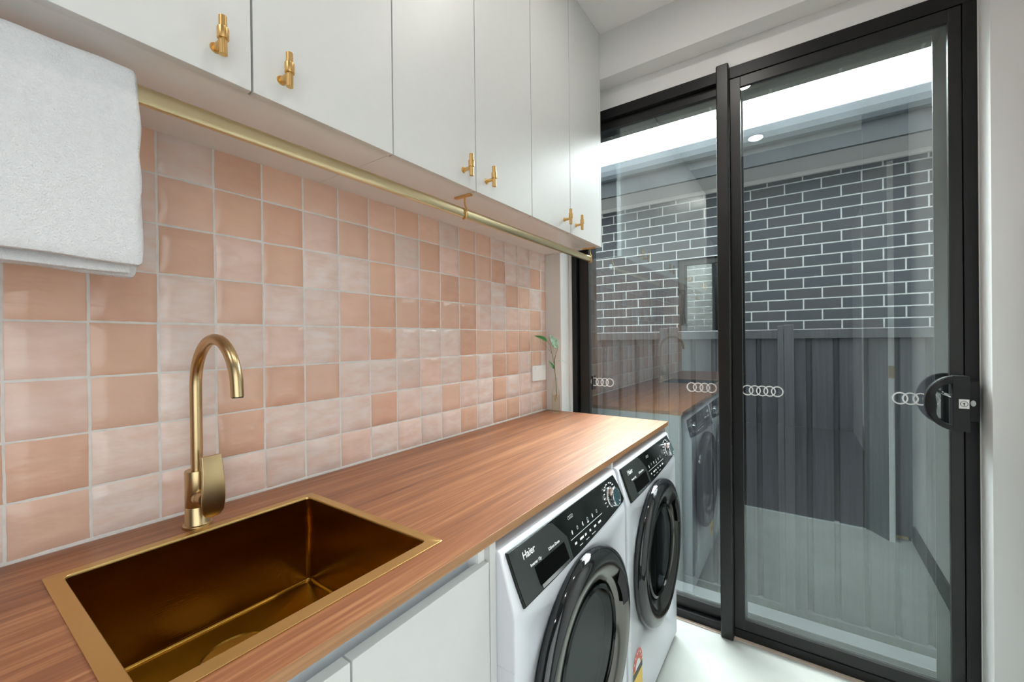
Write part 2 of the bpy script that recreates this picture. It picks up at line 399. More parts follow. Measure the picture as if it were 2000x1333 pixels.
# ------------------------------------------------------------------ tiled splashback
P = .102; Y0 = .0859; C1 = .0994; ZB = .898; G = .0032; ZS = 1.6943
b = MB(); tones = []
pal = [(.77,.55,.46), (.76,.61,.55), (.77,.65,.60), (.74,.47,.34), (.71,.42,.28), (.74,.60,.54), (.78,.66,.61), (.68,.38,.25), (.77,.60,.53)]
zs = [ZB+.004]+[ZB+C1+P*i for i in range(8)]+[ZS+.02]
ys = [Y0+P*k for k in range(-9, 18)]+[YD]
for i in range(len(ys)-1):
    for j in range(len(zs)-1):
        y0, y1, z0, z1 = ys[i]+G/2, ys[i+1]-G/2, zs[j]+G/2, zs[j+1]-G/2
        if y1-y0 < .01: continue
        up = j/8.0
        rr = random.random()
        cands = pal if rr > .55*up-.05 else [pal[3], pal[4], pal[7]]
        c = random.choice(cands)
        k = .93+.14*random.random()
        ty, tz = random.gauss(0, .006), random.gauss(0, .006)
        n = 7; base = len(b.v); ph = random.random()*6
        for a in range(n+1):
            for q in range(n+1):
                u, v = a/n, q/n
                e = min(u, 1-u, v, 1-v)
                yy = y0+(y1-y0)*u; zz = z0+(z1-z0)*v
                x = 0.0+(u-.5)*ty*.1+(v-.5)*tz*.1
                if e < 1e-6: x -= .0018
                else:
                    x += .00025*math.sin(ph+u*5+v*3)+random.uniform(-.00012, .00012)
                    if 0 < e < .2:
                        s_ = .0018/(y1-y0)
                        if a in (1, n-1): yy = y0+(.0022 if a == 1 else (y1-y0)-.0022)
                        if q in (1, n-1): zz = z0+(.0022 if q == 1 else (z1-z0)-.0022)
                jit = .0006 if e < 1e-6 else 0
                b.v.append(Vector((x, yy+random.uniform(-jit, jit), zz+random.uniform(-jit, jit))))
        for a in range(n):
            for q in range(n):
                i0 = base+a*(n+1)+q
                b.f.append([i0, i0+n+1, i0+n+2, i0+1]); b.m.append(0); tones.append((c[0]*k, (c[1]*.9+.1*c[0])*k, (c[2]*.88+.12*c[0])*k))
nt = len(b.f)
b.box(-.0079, -.0014, ys[0], YD-.0003, ZB+.0005, ZS+.02, 1)
tones += [(1, 1, 1)]*6
b.box(-.0013, .0006, ys[0], YD, ZB, ZB+.0045, 1); tones += [(1, 1, 1)]*6
sb = b.build('tiled_splashback', [M['tile'], M['grout']], smooth=60)
ca = sb.data.color_attributes.new('tone', 'FLOAT_COLOR', 'CORNER')
for p in sb.data.polygons:
    for li in p.loop_indices: ca.data[li].color = (*tones[p.index], 1)
tag(sb, 'wall of square handmade pink and terracotta glazed tiles above the timber benchtop', 'tiles')
# ------------------------------------------------------------------ benchtop with sink cut-out
BX = .604; TH = .018
def grid_slab(b, xs, ys, z0, z1, hole):
    nx, ny = len(xs), len(ys)
    base = len(b.v)
    for z in (z0, z1):
        for x in xs:
            for y in ys: b.v.append(Vector((x, y, z)))
    idx = lambda i, j, k: base+k*nx*ny+i*ny+j
    cells = [(i, j) for i in range(nx-1) for j in range(ny-1) if (i, j) not in hole]
    cs = set(cells)
    for i, j in cells:
        b.f.append([idx(i,j,1), idx(i+1,j,1), idx(i+1,j+1,1), idx(i,j+1,1)]); b.m.append(0)
        b.f.append([idx(i,j,0), idx(i,j+1,0), idx(i+1,j+1,0), idx(i+1,j,0)]); b.m.append(0)
        if (i+1, j) not in cs: b.f.append([idx(i+1,j,0), idx(i+1,j+1,0), idx(i+1,j+1,1), idx(i+1,j,1)]); b.m.append(1)
        if (i-1, j) not in cs: b.f.append([idx(i,j+1,0), idx(i,j,0), idx(i,j,1), idx(i,j+1,1)]); b.m.append(1)
        if (i, j+1) not in cs: b.f.append([idx(i+1,j+1,0), idx(i,j+1,0), idx(i,j+1,1), idx(i+1,j+1,1)]); b.m.append(1)
        if (i, j-1) not in cs: b.f.append([idx(i,j,0), idx(i+1,j,0), idx(i+1,j,1), idx(i,j,1)]); b.m.append(1)
b = MB()
grid_slab(b, [.0006, .124, .534, BX], [-.83, .123, .537, YD-.0005], ZB-TH, ZB, {(1, 1)})
o = b.build('benchtop', [M['wood'], M['woodedge']], bevel=.0008, seg=1, smooth=30)
tag(o, 'long reddish walnut timber look benchtop running below the pink tiled wall', 'benchtop')
# ------------------------------------------------------------------ sink
SINK_ROT = 0.0
def rrect(x0, x1, y0, y1, z, r, n=7, mseg=16):
    pts = []
    cs = [((x1-r, y1-r), 0), ((x0+r, y1-r), 90), ((x0+r, y0+r), 180), ((x1-r, y0+r), 270)]
    arcs = []
    for (cx, cy), a0 in cs:
        arcs.append([Vector((cx+r*math.cos(rad(a0+90*i/n)), cy+r*math.sin(rad(a0+90*i/n)), z)) for i in range(n+1)])
    for k in range(4):
        pts += arcs[k]
        a, c = arcs[k][-1], arcs[(k+1) % 4][0]
        for q in range(1, mseg): pts.append(a.lerp(c, q/mseg))
    return pts
SX0, SX1, SY0, SY1 = .1125, .545, .112, .546
IX0, IX1, IY0, IY1 = .1318, .5215, .1330, .5275
sk = thing('sink', ((SX0+SX1)/2, (SY0+SY1)/2, ZB), 'square brushed gold sink set into the timber benchtop', 'sink')
loops = [rrect(SX0+.0002, SX1-.0002, SY0+.0002, SY1-.0002, ZB+.0001, .004), rrect(SX0, SX1, SY0, SY1, ZB+.0013, .004),
         rrect(SX0+.0005, SX1-.0005, SY0+.0005, SY1-.0005, ZB+.0018, .004),
         rrect(IX0-.001, IX1+.001, IY0-.001, IY1+.001, ZB+.0018, .011), rrect(IX0, IX1, IY0, IY1, ZB+.0005, .010),
         rrect(IX0, IX1, IY0, IY1, ZB-.003, .010)]
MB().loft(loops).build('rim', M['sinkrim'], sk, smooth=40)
DZ = .706; DC = (.24, .332)
loops = [rrect(IX0, IX1, IY0, IY1, ZB-.003, .010)]
for t in (0.2, .5, .8, 1):
    loops.append(rrect(IX0, IX1, IY0, IY1, ZB-.003+(DZ+.008-ZB+.003)*t, .010))
for a in (20, 40, 60, 80, 90):
    d = .008*(1-math.cos(rad(a))); h = .008*(1-math.sin(rad(a)))
    loops.append(rrect(IX0+d, IX1-d, IY0+d, IY1-d, DZ+h, .010-d*.6))
last = loops[-1]
circ = []
for p in last:
    a = math.atan2(p.y-DC[1], p.x-DC[0])
    circ.append(Vector((DC[0]+.058*math.cos(a), DC[1]+.058*math.sin(a), DZ-.007)))
loops.append([p.lerp(c, .5) for p, c in zip(last, circ)])
loops.append(circ)
circ2 = [Vector((DC[0]+(c.x-DC[0])*.965, DC[1]+(c.y-DC[1])*.965, DZ-.0095)) for c in circ]
loops.append(circ2)
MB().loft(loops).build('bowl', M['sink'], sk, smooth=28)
dr = MB().lathe((DC[0], DC[1], DZ-.012), (0,0,1), [(.056,.0025),(.050,.0005),(.047,-.004),(.044,-.004),(.042,.001),(.036,.002),(.034,-.002),(.018,-.002),(.017,.001),(0,.0015)], 56)
dr.build('drain', M['sinkrim'], sk, smooth=40)
# under side shell so the bowl has thickness
MB().loft([rrect(IX0-.001, IX1+.001, IY0-.001, IY1+.001, ZB-.004, .011), rrect(IX0-.001, IX1+.001, IY0-.001, IY1+.001, DZ-.02, .011)], cap1=True).build('shell', M['blackgrey'], sk)
for _m, _r in ((M['sink'], SINK_ROT),):
    _n = _m.node_tree.nodes; _t = _n.new('ShaderNodeTangent'); _t.direction_type = 'RADIAL'; _t.axis = 'Z'
    _p = _n['Principled BSDF']; _p.inputs['Anisotropic'].default_value = .9; _p.inputs['Anisotropic Rotation'].default_value = _r
    _p.inputs['Roughness'].default_value = .23
    _m.node_tree.links.new(_t.outputs[0], _p.inputs['Tangent'])
# ------------------------------------------------------------------ tap
TX, TY = .0885, .3235
tp = thing('tap', (TX, TY, ZB), 'tall gooseneck brushed brass mixer tap standing behind the gold sink', 'tap')
MB().lathe((TX, TY, ZB), (0,0,1), [(.0245,0),(.0250,.002),(.0245,.0045),(.0212,.0055),(.0205,.0065),(.0205,.040),(.0202,.0405),(.0205,.041),(.0205,.1095),(.0198,.1115),(.0,.1118)], 48).build('body', M['brass'], tp)
pts = [(TX, TY, ZB+.108), (TX, TY, ZB+.18), (TX, TY, ZB+.24)]
R = .0925; zc = 1.176
for a in range(0, 172, 6):
    pts.append((TX+R-R*math.cos(rad(a)), TY, zc+R*math.sin(rad(a))))
lx, ly, lz = pts[-1]
pts.append((lx+.0015, TY, lz-.014)); pts.append((lx+.003, TY, lz-.028))
MB().tube(pts, .0103, 20).build('spout', M['brass'], tp, smooth=60)
MB().cyl((pts[-1][0], TY, pts[-1][2]+.002), (pts[-1][0]+.0001, TY, pts[-1][2]-.0015), .0088, n=20).build('aerator', M['blackgrey'], tp)
MB().lathe((TX+.012, TY+.001, ZB+.058), (1,.05,.08), [(.0165,0),(.0165,.013),(.016,.0135),(.0155,.0145),(.0155,.028),(.0145,.0295),(0,.030)], 36).build('cartridge', M['brass'], tp)
b = MB()
sec = [(.9245+.0,.007,.137), (.928,.0135,.139), (.936,.0180,.1415), (.955,.0198,.1440), (.975,.0196,.1445), (.995,.0188,.1440), (1.015,.0180,.1420), (1.03,.0175,.1392), (1.043,.0172,.1355)]
loops = []
for z, hw, x in sec:
    th = .0032
    loops.append([Vector((x+th, TY+.008-hw, z)), Vector((x+th+.0018, TY+.008, z)), Vector((x+th, TY+.008+hw, z)), Vector((x-th, TY+.008+hw, z)), Vector((x-th, TY+.008-hw, z))])
b.loft(loops, cap0=True, cap1=True)
o = b.build('lever', M['brass'], tp, bevel=.0015, seg=3, smooth=60)
# ------------------------------------------------------------------ base cabinet
bc = thing('base_cabinet', (.3, .2, 0), 'white base cabinet under the sink left of the washing machines', 'cabinet')
XF = .600
MB().box(.02, XF-.02, -.80, .610, .10, .12).box(.02, .03, -.80, .610, .10, .86).box(.02, .56, -.82, -.80, .10, .86).box(.02, .56, .594, .610, .10, .86).build('carcass', M['carc'], bc, bevel=.0008)
MB().box(.02, .54, -.82, .612, 0, .10).build('plinth', M['carc'], bc)
MB().box(.02, XF, .613, .6315, 0, .8797).build('side_panel', M['cab'], bc, bevel=.001)
for y0, y1 in ((-.28, .3195), (.3225, .6105), (-.82, -.283)):
    MB().box(XF-.019, XF, y0, y1, .105, .8475).build('door', M['cab'], bc, bevel=.0012)
# curved finger-pull channel above the doors
prof = [(XF-.004,.8797), (XF-.004,.8745), (XF-.018,.8720), (XF-.030,.864), (XF-.037,.852), (XF-.038,.840), (XF-.034,.828), (XF-.026,.820), (XF-.024,.820), (XF-.024,.817), (XF-.045,.817), (XF-.045,.8797)]
MB().prism(prof, 'y', -.82, .594).build('finger_channel', M['chan'], bc, smooth=50)
MB().box(XF-.045, XF-.012, .594, .6125, .817, .8797).build('filler', M['carc'], bc, bevel=.0008)
# panels beside the machines
o = MB().box(.02, .597, 1.229, 1.2425, 0, .8797).build('support_panel', M['carc'], bevel=.0008)
tag(o, 'thin white panel between the two washing machines holding up the benchtop', 'panel')
o = MB().box(.02, .597, 1.8535, 1.8705, 0, .8797).build('end_panel', M['cab'], bevel=.0008)
tag(o, 'white end panel below the benchtop facing the glass door', 'panel')
# ------------------------------------------------------------------ washing machines
def slope(y, t, lift=0.0):
    """point on the slanted control panel; t=0 at its foot, 1 at its head"""
    p0 = Vector((.641, 0, .748)); p1 = Vector((.610, 0, .852)); d = p1-p0
    nrm = Vector((d.z, 0, -d.x)).normalized()
    q = p0+d*t+nrm*lift; q.y = y
    return q
SUP = (Vector((.610, 0, .852))-Vector((.641, 0, .748))).normalized()
def washer(y0, label, kind):
    W = .595; y1 = y0+W
    t = thing('washing_machine', (.35, y0+W/2, 0), label, 'washing machine', 'front loaders under the benchtop')
    prof = [(.05,.012), (.634,.012), (.640,.020), (.640,.738), (.6395,.748), (.609,.8535), (.604,.858), (.594,.860), (.05,.860)]
    MB().prism(prof, 'y', y0, y1).build('body', M['washer'], t, bevel=.004, seg=3)
    for fx in (.10, .58):
        for fy in (y0+.05, y1-.05):
            MB().cyl((fx, fy, 0), (fx, fy, .014), .02, n=16).build('foot', M['rubber'], t)
    MB().box(.30, .6402, y0-.0006, y0+.0015, .640, .6412).build('side_seam', M['chan'], t)
    # control panel
    pts = [(y0+.014, 1.0, 0), (y0+.20, 1.01, 0), (y0+.40, 1.02, 0), (y0+.566, 1.03, 0), (y0+.583, .70, 0), (y0+.596, .26, 0), (y0+.585, .20, 0), (y0+.45, .10, 0), (y0+.30, .03, 0), (y0+.15, -.01, 0), (y0+.030, -.02, 0), (y0+.022, .4, 0)]
    top = [slope(p[0], min(p[1], .985), .0030) for p in pts]; bot = [slope(p[0], min(p[1], .985), -.0015) for p in pts]
    n = len(pts)
    MB().add(top+bot, [tuple(range(n))[::-1], tuple(range(n, 2*n))]+[(i, (i+1) % n, n+(i+1) % n, n+i) for i in range(n)]).build('control_panel', M['wpanel'], t, bevel=.0008)
    # drawer front
    dp = [(y0+.018, .97), (y0+.17, .975), (y0+.19, .93), (y0+.235, .50), (y0+.240, .04), (y0+.034, .00), (y0+.026, .4)]
    top = [slope(a, c, .0042) for a, c in dp]; bot = [slope(a, c, .0028) for a, c in dp]; n = len(dp)
    dw = MB().add(top+bot, [tuple(range(n))[::-1], tuple(range(n, 2*n))]+[(i, (i+1) % n, n+(i+1) % n, n+i) for i in range(n)]).build('detergent_drawer', M['wdrawer'], t, bevel=.0006)
    def patch(ya, yb, ta, tb, lift, name, mat, par, sk_=0.0, th=.0006):
        q = [(ya, ta), (yb, ta), (yb+sk_, tb), (ya+sk_, tb)]
        top = [slope(a, c, lift) for a, c in q]; bot = [slope(a, c, lift-th) for a, c in q]
        return MB().add(top+bot, [(3,2,1,0), (4,5,6,7), (0,1,5,4), (1,2,6,5), (2,3,7,6), (3,0,4,7)]).build(name, mat, par)
    patch(y0+.094, y0+.222, .10, .46, .0052, 'drawer_recess_shade', M['void'], dw, -.006)  # flat black patch painted for the shade inside the drawer opening
    patch(y0+.100, y0+.222, .03, .10, .0060, 'drawer_lip', M['chrome'], dw, -.002, .0016)
    # print
    def txt(s_, size, y, tt, name, al='LEFT', lift=.0046, sq=1.0):
        return text_mesh(s_, size, slope(y, tt, lift), (0,1,0), SUP, name, M['white'], t, .0003, al, sq)
    txt('Haier', .0205, y0+.058, .70, 'logo_text')
    txt('Inverter 15y', .0085, y0+.076, .50, 'label_text')
    txt('525mm Drum', .0085, y0+.150, .52, 'label_text')
    # printed icons and captions, and a chain of rings
    g = MB()
    def dash(ya, ta, ln, hgt, lift=.0034):
        q = [(ya, ta), (ya+ln, ta), (ya+ln, ta+hgt), (ya, ta+hgt)]
        g.add([slope(a, c, lift) for a, c in q], [(0,1,2,3)])
    def ring(ya, ta, r, lift=.0034, w_=.22, n=18, sx=1.0):
        vs = []
        for i in range(n):
            q = 2*math.pi*i/n
            for rr in (r, r*(1-w_)):
                vs.append(slope(ya+rr*sx*math.cos(q), ta+rr*math.sin(q)/.1085, lift))
        g.add(vs, [(2*i, 2*i+1, 2*((i+1) % n)+1, 2*((i+1) % n)) for i in range(n)])
    for i in range(6):
        yy = y0+.262+i*.029
        if i % 2: ring(yy, .50, .0042, sx=.8)
        else:
            dash(yy-.003, .48, .006, .018); dash(yy-.001, .44, .0035, .09)
        if i == 3: dash(yy-.004, .42, .008, .03)
    dash(y0+.248, .36, .186, .010)
    for i, ln in enumerate((.010, .020, .009, .008, .013, .017)):
        dash(y0+.262+i*.0275, .22, ln, .045)
    for i, ln in enumerate((.016, .018, .022)):
        dash(y0+.282+i*.035, .13, ln, .012)
    for i in range(4): ring(y0+.262+i*.0062, .80, .0040, w_=.16)  # four overlapping rings above the icons
    # dial legend
    dc = (y0+.513, .54)
    for i in range(14):
        a = rad(-118+i*236/13) if kind else rad(-118+i*236/13)
        for sgn in (1,):
            ya = dc[0]+.036*math.sin(a); ta = dc[1]+.036*math.cos(a)/.1085
            if ta > .96 or ta < .1: continue
            dash(ya-(.010 if math.sin(a) < 0 else 0), ta, .010, .026)
    g.build('panel_symbols', M['white'], t, smooth=0)
    # dial
    c = slope(dc[0], dc[1], .003); ax = Vector((SUP.z, 0, -SUP.x))
    di = MB().lathe(c, ax, [(.0285,0),(.0285,.002),(.0262,.004),(.0258,.017),(.0245,.0195),(.0225,.020),(.0222,.0185)], 48).build('dial', M['chrome'], t, smooth=40)
    MB().lathe(c, ax, [(.0223,.0182),(.0223,.0192),(0,.0196)], 40).build('dial_face', M['cyan'], di)
    q = c+ax*.0198+SUP*-.014+Vector((0, .009, 0))
    MB().cyl(q, q+ax*.0004, .0022, n=12).build('dial_pointer', M['white'], di)
    # door
    yc, zc_ = y0+W/2, .495
    X = (1, 0, 0)
    d = MB().lathe((.6402, yc, zc_), X, [(.236,0),(.247,.002),(.250,.008),(.249,.020),(.243,.030),(.230,.036),(.222,.0365),(.222,.0)], 96, closed=True).build('door_ring', M['wring'], t, smooth=50)
    MB().lathe((.6402, yc, zc_), X, [(.2225,.0),(.2225,.0362),(.216,.0370),(.196,.033),(.176,.026),(.164,.018),(.158,.006),(.158,.0)], 96, closed=True).build('door_bevel', M['wring2'], d, smooth=50)
    MB().lathe((.6402, yc, zc_), X, [(.1585,.0),(.1585,.0215),(.150,.024),(.146,.018),(.146,.0)], 72, closed=True).build('door_gasket_ring', M['wpanel'], d, smooth=50)
    MB().lathe((.6402, yc, zc_), X, [(.147,.0185),(.143,.012),(.120,-.012),(.09,-.03),(.05,-.04),(0,-.043)], 64).build('door_glass', M['wglass'], d, smooth=80)
    # handle recess on the right of the bevel
    hp = []
    for a in range(8, 46, 4): hp.append((yc+.214*math.cos(rad(a)), zc_+.214*math.sin(rad(a))))
    for a in range(42, 6, -6): hp.append((yc+.178*math.cos(rad(a)), zc_+.178*math.sin(rad(a))))
    MB().prism(hp, 'x', .6402+.0355, .6402+.0372).build('door_handle', M['rubber'], d, bevel=.0006)
    # hollow drum seen behind the glass
    MB().lathe((.6390, yc, zc_), X, [(.146,.0),(.146,-.02),(.150,-.06),(.150,-.36),(0,-.37)], 48).build('drum', M['drum'], t, smooth=40)
    if kind:
        s_ = thing_sub = MB()
        e = lambda ya, yb, za, zb, mi, x=.6406: s_.add([(x, ya, za), (x, yb, za), (x, yb, zb), (x, ya, zb)], [(0,1,2,3)], mi)
        ya, yb = y0+.038, y0+.128
        e(ya, yb, .10, .205, 1)
        fan = [(.6407, (ya+yb)/2+.045*math.cos(rad(a)), .205+.052*math.sin(rad(a))) for a in range(0, 181, 10)]
        s_.add(fan, [tuple(range(len(fan)))], 0)
        fan = [(.6409, (ya+yb)/2+.024*math.cos(rad(a)), .200+.026*math.sin(rad(a))) for a in range(0, 181, 12)]
        s_.add(fan, [tuple(range(len(fan)))], 3)
        e(ya, yb, .178, .200, 2, .6408)
        for a in range(20, 170, 26):
            cy_, cz_ = (ya+yb)/2+.037*math.cos(rad(a)), .205+.042*math.sin(rad(a))
            s_.add([(.6410, cy_-.004, cz_-.004), (.6410, cy_+.004, cz_-.004), (.6410, cy_, cz_+.005)], [(0,1,2)], 3)
        e(ya+.012, ya+.05, .120, .145, 0, .6409)
        o = s_.build('energy_sticker', [M['red'], M['yellow'], M['ink'], M['white']], t, smooth=0, label='red and yellow energy rating sticker')
    return t
# body shells are open behind the door glass so the drum can be seen
w1 = washer(.6325, 'white front loading machine with black control panel, nearest the sink cabinet', 0)
w2 = washer(1.2445, 'white front loading machine with red and yellow sticker, beside the glass door', 1)
def cut_drum(t, y0):
    body = [c for c in t.children if c.name.startswith('body')][0]
    cut = MB().cyl((.20, y0+.2975, .495), (.70, y0+.2975, .495), .1565, n=72)
    co = cut.build('drum_cutter', M['drum'])
    bo = body.modifiers.new('hole', 'BOOLEAN'); bo.operation = 'DIFFERENCE'; bo.object = co; bo.solver = 'EXACT'
    bpy.context.view_layer.update()
    dg = bpy.context.evaluated_depsgraph_get()
    me = bpy.data.meshes.new_from_object(body.evaluated_get(dg))
    me.transform(Matrix.Identity(4))
    body.modifiers.clear(); body.data = me
    bpy.data.objects.remove(co)
cut_drum(w1, .6325); cut_drum(w2, 1.2445)
# ------------------------------------------------------------------ wall cabinets
XC = .308
def knob(y, z, par):
    """T-bar handle standing off the door"""
    h = MB().cyl((XC, y, z-.008), (XC+.026, y, z-.008), .0052, .0048, n=20).cyl((XC-.0002, y, z-.008), (XC+.003, y, z-.008), .0085, .0075, n=24)
    h.cyl((XC+.029, y, z-.030), (XC+.029, y, z+.030), .0058, n=24)
    h.lathe((XC+.029, y, z-.006), (0,0,1), [(.0058,0),(.0080,.0004),(.0082,.002),(.0082,.016),(.0078,.018),(.0058,.0184)], 28)
    return h.build('handle', M['brassknob'], par, smooth=40)
labels = ['white wall cabinet above the towel, leftmost of the overhead row, mostly out of the picture',
          'white wall cabinet over the sink with two brass T-bar handles near its middle',
          'white middle wall cabinet above the brass rail bracket, brass handles at its centre',
          'white wall cabinet nearest the glass door, the last of the overhead row']
spl = [(-.560, .0395), (.0405, .6415), (.6425, 1.2485), (1.2495, 1.8705)]
for (y0, y1), lb in zip(spl, labels):
    t = thing('wall_cabinet', (.15, (y0+y1)/2, 1.697), lb, 'cabinet', 'overhead cabinets')
    MB().box(-.0078, XC-.021, y0, y1, 1.6965, 1.7125).box(-.0078, XC-.021, y0, y1, CH-.016, CH-.0005).box(-.0078, XC-.021, y0, y0+.016, 1.7125, CH-.016).box(-.0078, XC-.021, y1-.016, y1, 1.7125, CH-.016).box(-.0078, .004, y0+.016, y1-.016, 1.7125, CH-.016).build('carcass', M['carc'], t, bevel=.0006)
    last = y1 > 1.8
    ye = y1-(.014 if last else 0)
    ym = {0: -.26, 1: .3400, 2: .9415, 3: 1.5465}[spl.index((y0, y1))]
    for k, (a, c) in enumerate(((y0+.0012, ym-.0018), (ym+.0018, ye-.0012))):
        dd = MB().box(XC-.018, XC, a, c, 1.6935, CH-.003).build('door', M['cab'], t, bevel=.0010)
        knob(ym-.055 if k == 0 else ym+.049, 1.7455, dd)
    if last:
        MB().box(-.0078, XC, ye, y1, 1.6935, CH-.003).build('end_panel', M['cab'], t, bevel=.0008)
# ------------------------------------------------------------------ hanging rail
RX = .250; RZ = 1.6435
rl = thing('hanging_rail', (RX, .9, RZ), 'satin brass oval clothes rail hung under the wall cabinets', 'rail')
def oval(y, hx=.0075, hz=.0148, n=28):
    out = []
    for i in range(n):
        a = 2*math.pi*i/n
        ca_, sa_ = math.cos(a), math.sin(a)
        out.append(Vector((RX+hx*math.copysign(abs(ca_)**.8, ca_), y, RZ+hz*math.copysign(abs(sa_)**.62, sa_))))
    return out
MB().loft([oval(-.45), oval(.4), oval(1.2), oval(1.868)], cap0=True, cap1=True).build('rail', M['brassrail'], rl, smooth=50)
MB().loft([oval(1.868, .0082, .0155), oval(1.8705, .0082, .0155)], cap0=True, cap1=True).build('end_cap', M['plast'], rl, smooth=50)
for yb in (-.35, .952, 1.857):
    bk = MB().box(RX-.033, RX+.030, yb-.0055, yb+.0055, 1.6905, 1.6962)
    bk.tube([(RX+.004, yb, 1.693), (RX+.004, yb, 1.675), (RX+.006, yb, 1.664), (RX+.0105, yb, 1.657), (RX+.0112, yb, 1.645), (RX+.0105, yb, 1.632), (RX+.006, yb, 1.6275), (RX-.004, yb, 1.6262)], .0026, 12)
    bk.build('bracket', M['brassknob'], rl, bevel=.0006, smooth=40)
# ------------------------------------------------------------------ towel
def towel():
    th = .0125
    path = []
    zb_f, zb_b = 1.379, 1.366
    hx = .0100
    for i in range(17): path.append((RX-hx-th-.010*(1-i/16), zb_b+(1.645-zb_b)*i/16, -1))
    for a in range(170, -1, -17):
        r = hx+th
        path.append((RX+r*math.cos(rad(a)), 1.648+.020*math.sin(rad(a))*1.15+.004, 0))
    for i in range(17): path.append((RX+hx+th+.004*i/16, 1.645-(1.645-zb_f)*i/16, 1))
    inner = []
    m = len(path)
    for k in range(m):
        p0 = Vector((path[max(k-1, 0)][0], path[max(k-1, 0)][1])); p1 = Vector((path[min(k+1, m-1)][0], path[min(k+1, m-1)][1]))
        d = (p1-p0).normalized(); nrm = Vector((d.y, -d.x))
        inner.append((path[k][0]+nrm.x*th*.95, path[k][1]+nrm.y*th*.95))
    ny = 46; ya, yb = -.175, .2015
    b = MB(); vs = []
    loop = [(p[0], p[1]) for p in path]+inner[::-1]
    n = len(loop)
    for j in range(ny+1):
        y = ya+(yb-ya)*j/ny
        e = min(j, ny-j)
        for i, (x, z) in enumerate(loop):
            c = .5*(1 if e == 0 else 0)
            outx = .0016*math.sin(y*31+z*9)+.0011*math.sin(y*73+z*27+1)
            kk = i if i < m else 2*m-1-i
            # pinch towards mid thickness at the side edges
            ox, oz = loop[2*m-1-i] if i < m else loop[2*m-1-i]
            x2 = x+(ox-x)*c*.7; z2 = z+(oz-z)*c*.7
            yy = y + (0.003*math.sin(z*60)+.0015*math.sin(z*170) if e == 0 else 0) + (.004 if kk < 17 and j > ny-3 else 0)
            vs.append((x2+outx+random.uniform(-.0004, .0004), yy, z2+(.0035*math.sin(y*22) if kk in (0, m-1) else 0)+random.uniform(-.0004, .0004)))
    fs = []
    for j in range(ny):
        for i in range(n):
            i2 = (i+1) % n
            fs.append((j*n+i, (j+1)*n+i, (j+1)*n+i2, j*n+i2))
    fs.append(tuple(range(n))); fs.append(tuple(range(ny*n, (ny+1)*n))[::-1])
    b.add(vs, fs)
    return b
tw = thing('towel', (RX, .0, 1.38), 'thick white terry towel folded over the brass rail above the bench', 'towel')
o = towel().build('cloth', M['towel'], tw, smooth=80)
sd = o.modifiers.new('sub', 'SUBSURF'); sd.levels = 1; sd.render_levels = 1
# inner folded layer showing below the front fold
b = MB(); loops = []
for j in range(30):
    y = -.165+(.190+.165)*j/29
    e = .0035 if j in (0, 29) else .0055
    loops.append([Vector((RX-.004-e+.0008*math.sin(y*40), y, 1.46)), Vector((RX-.004+e, y, 1.46)), Vector((RX-.004+e, y, 1.3695+.0015*math.sin(y*28))), Vector((RX-.004-e, y, 1.3690+.0015*math.sin(y*28)))])
b.loft(loops, cap0=True, cap1=True)
b.build('inner_fold', M['towel'], tw, bevel=.002, smooth=60)
# ------------------------------------------------------------------ power point
pw = thing('power_outlet', (0, 1.782, 1.093), 'white rectangular wall plate on the pink tiles beside the plant', 'outlet')
MB().box(.0004, .0105, 1.7200, 1.8450, 1.0550, 1.1310).build('plate', M['plast'], pw, bevel=.002, seg=3)
MB().box(.0105, .0125, 1.742, 1.752, 1.112, 1.124).build('switch', M['plast'], pw, bevel=.0005)
MB().box(.0105, .0125, 1.812, 1.822, 1.112, 1.124).build('switch', M['plast'], pw, bevel=.0005)
# ------------------------------------------------------------------ bottle and cutting
VX, VY = .087, 1.806
vs_ = thing('bottle', (VX, VY, ZB), 'small clear glass bottle of water standing in the bench corner by the door', 'bottle')
MB().lathe((VX, VY, ZB+.0005), (0,0,1), [(0,.0005),(.0195,.0005),(.021,.003),(.021,.092),(.0195,.106),(.0150,.120),(.0105,.132),(.0098,.150),(.0098,.168),(.0108,.170),(.0108,.174),(.0092,.174),(.0085,.168),(.0085,.150),(.0092,.132),(.0135,.119),(.0180,.105),(.0195,.092),(.0195,.006),(0,.005)], 40).build('glass', M['vglass'], vs_, smooth=50)
MB().lathe((VX, VY, ZB+.0005), (0,0,1), [(0,.0054),(.0188,.0064),(.0189,.088),(0,.088)], 32).build('water', M['water'], vs_, smooth=50)
pt = thing('plant_cutting', (VX, VY, ZB+.07), 'leafy green plant cutting standing in the small glass bottle', 'plant')
stem = [(VX+.006, VY, ZB+.088), (VX+.005, VY, ZB+.12), (VX+.003, VY, ZB+.15), (VX-.002, VY, ZB+.19), (VX-.003, VY-.003, ZB+.23), (VX-.002, VY-.006, ZB+.26), (VX+.006, VY-.006, ZB+.285)]
MB().tube(stem, [.0016,.0018,.002,.002,.0019,.0018,.0014], 10).tube([(VX-.003, VY-.003, ZB+.235), (VX-.008, VY-.008, ZB+.265), (VX-.010, VY-.012, ZB+.288), (VX-.014, VY-.014, ZB+.300)], .0012, 8).build('stem', M['stem'], pt, smooth=60)
rb = MB()
for k in range(5):
    a = k*1.3; q = [(VX+.006, VY, ZB+.090)]
    for s in range(1, 8):
        q.append((VX+.006*math.cos(a+s*.5)+.004*math.sin(a*2), VY+.007*math.sin(a+s*.5), ZB+.088-.004*s+.004*math.sin(s*1.3+a)))
    rb.tube(q, .0007, 6)
rb.build('roots', M['root'], pt, smooth=60)
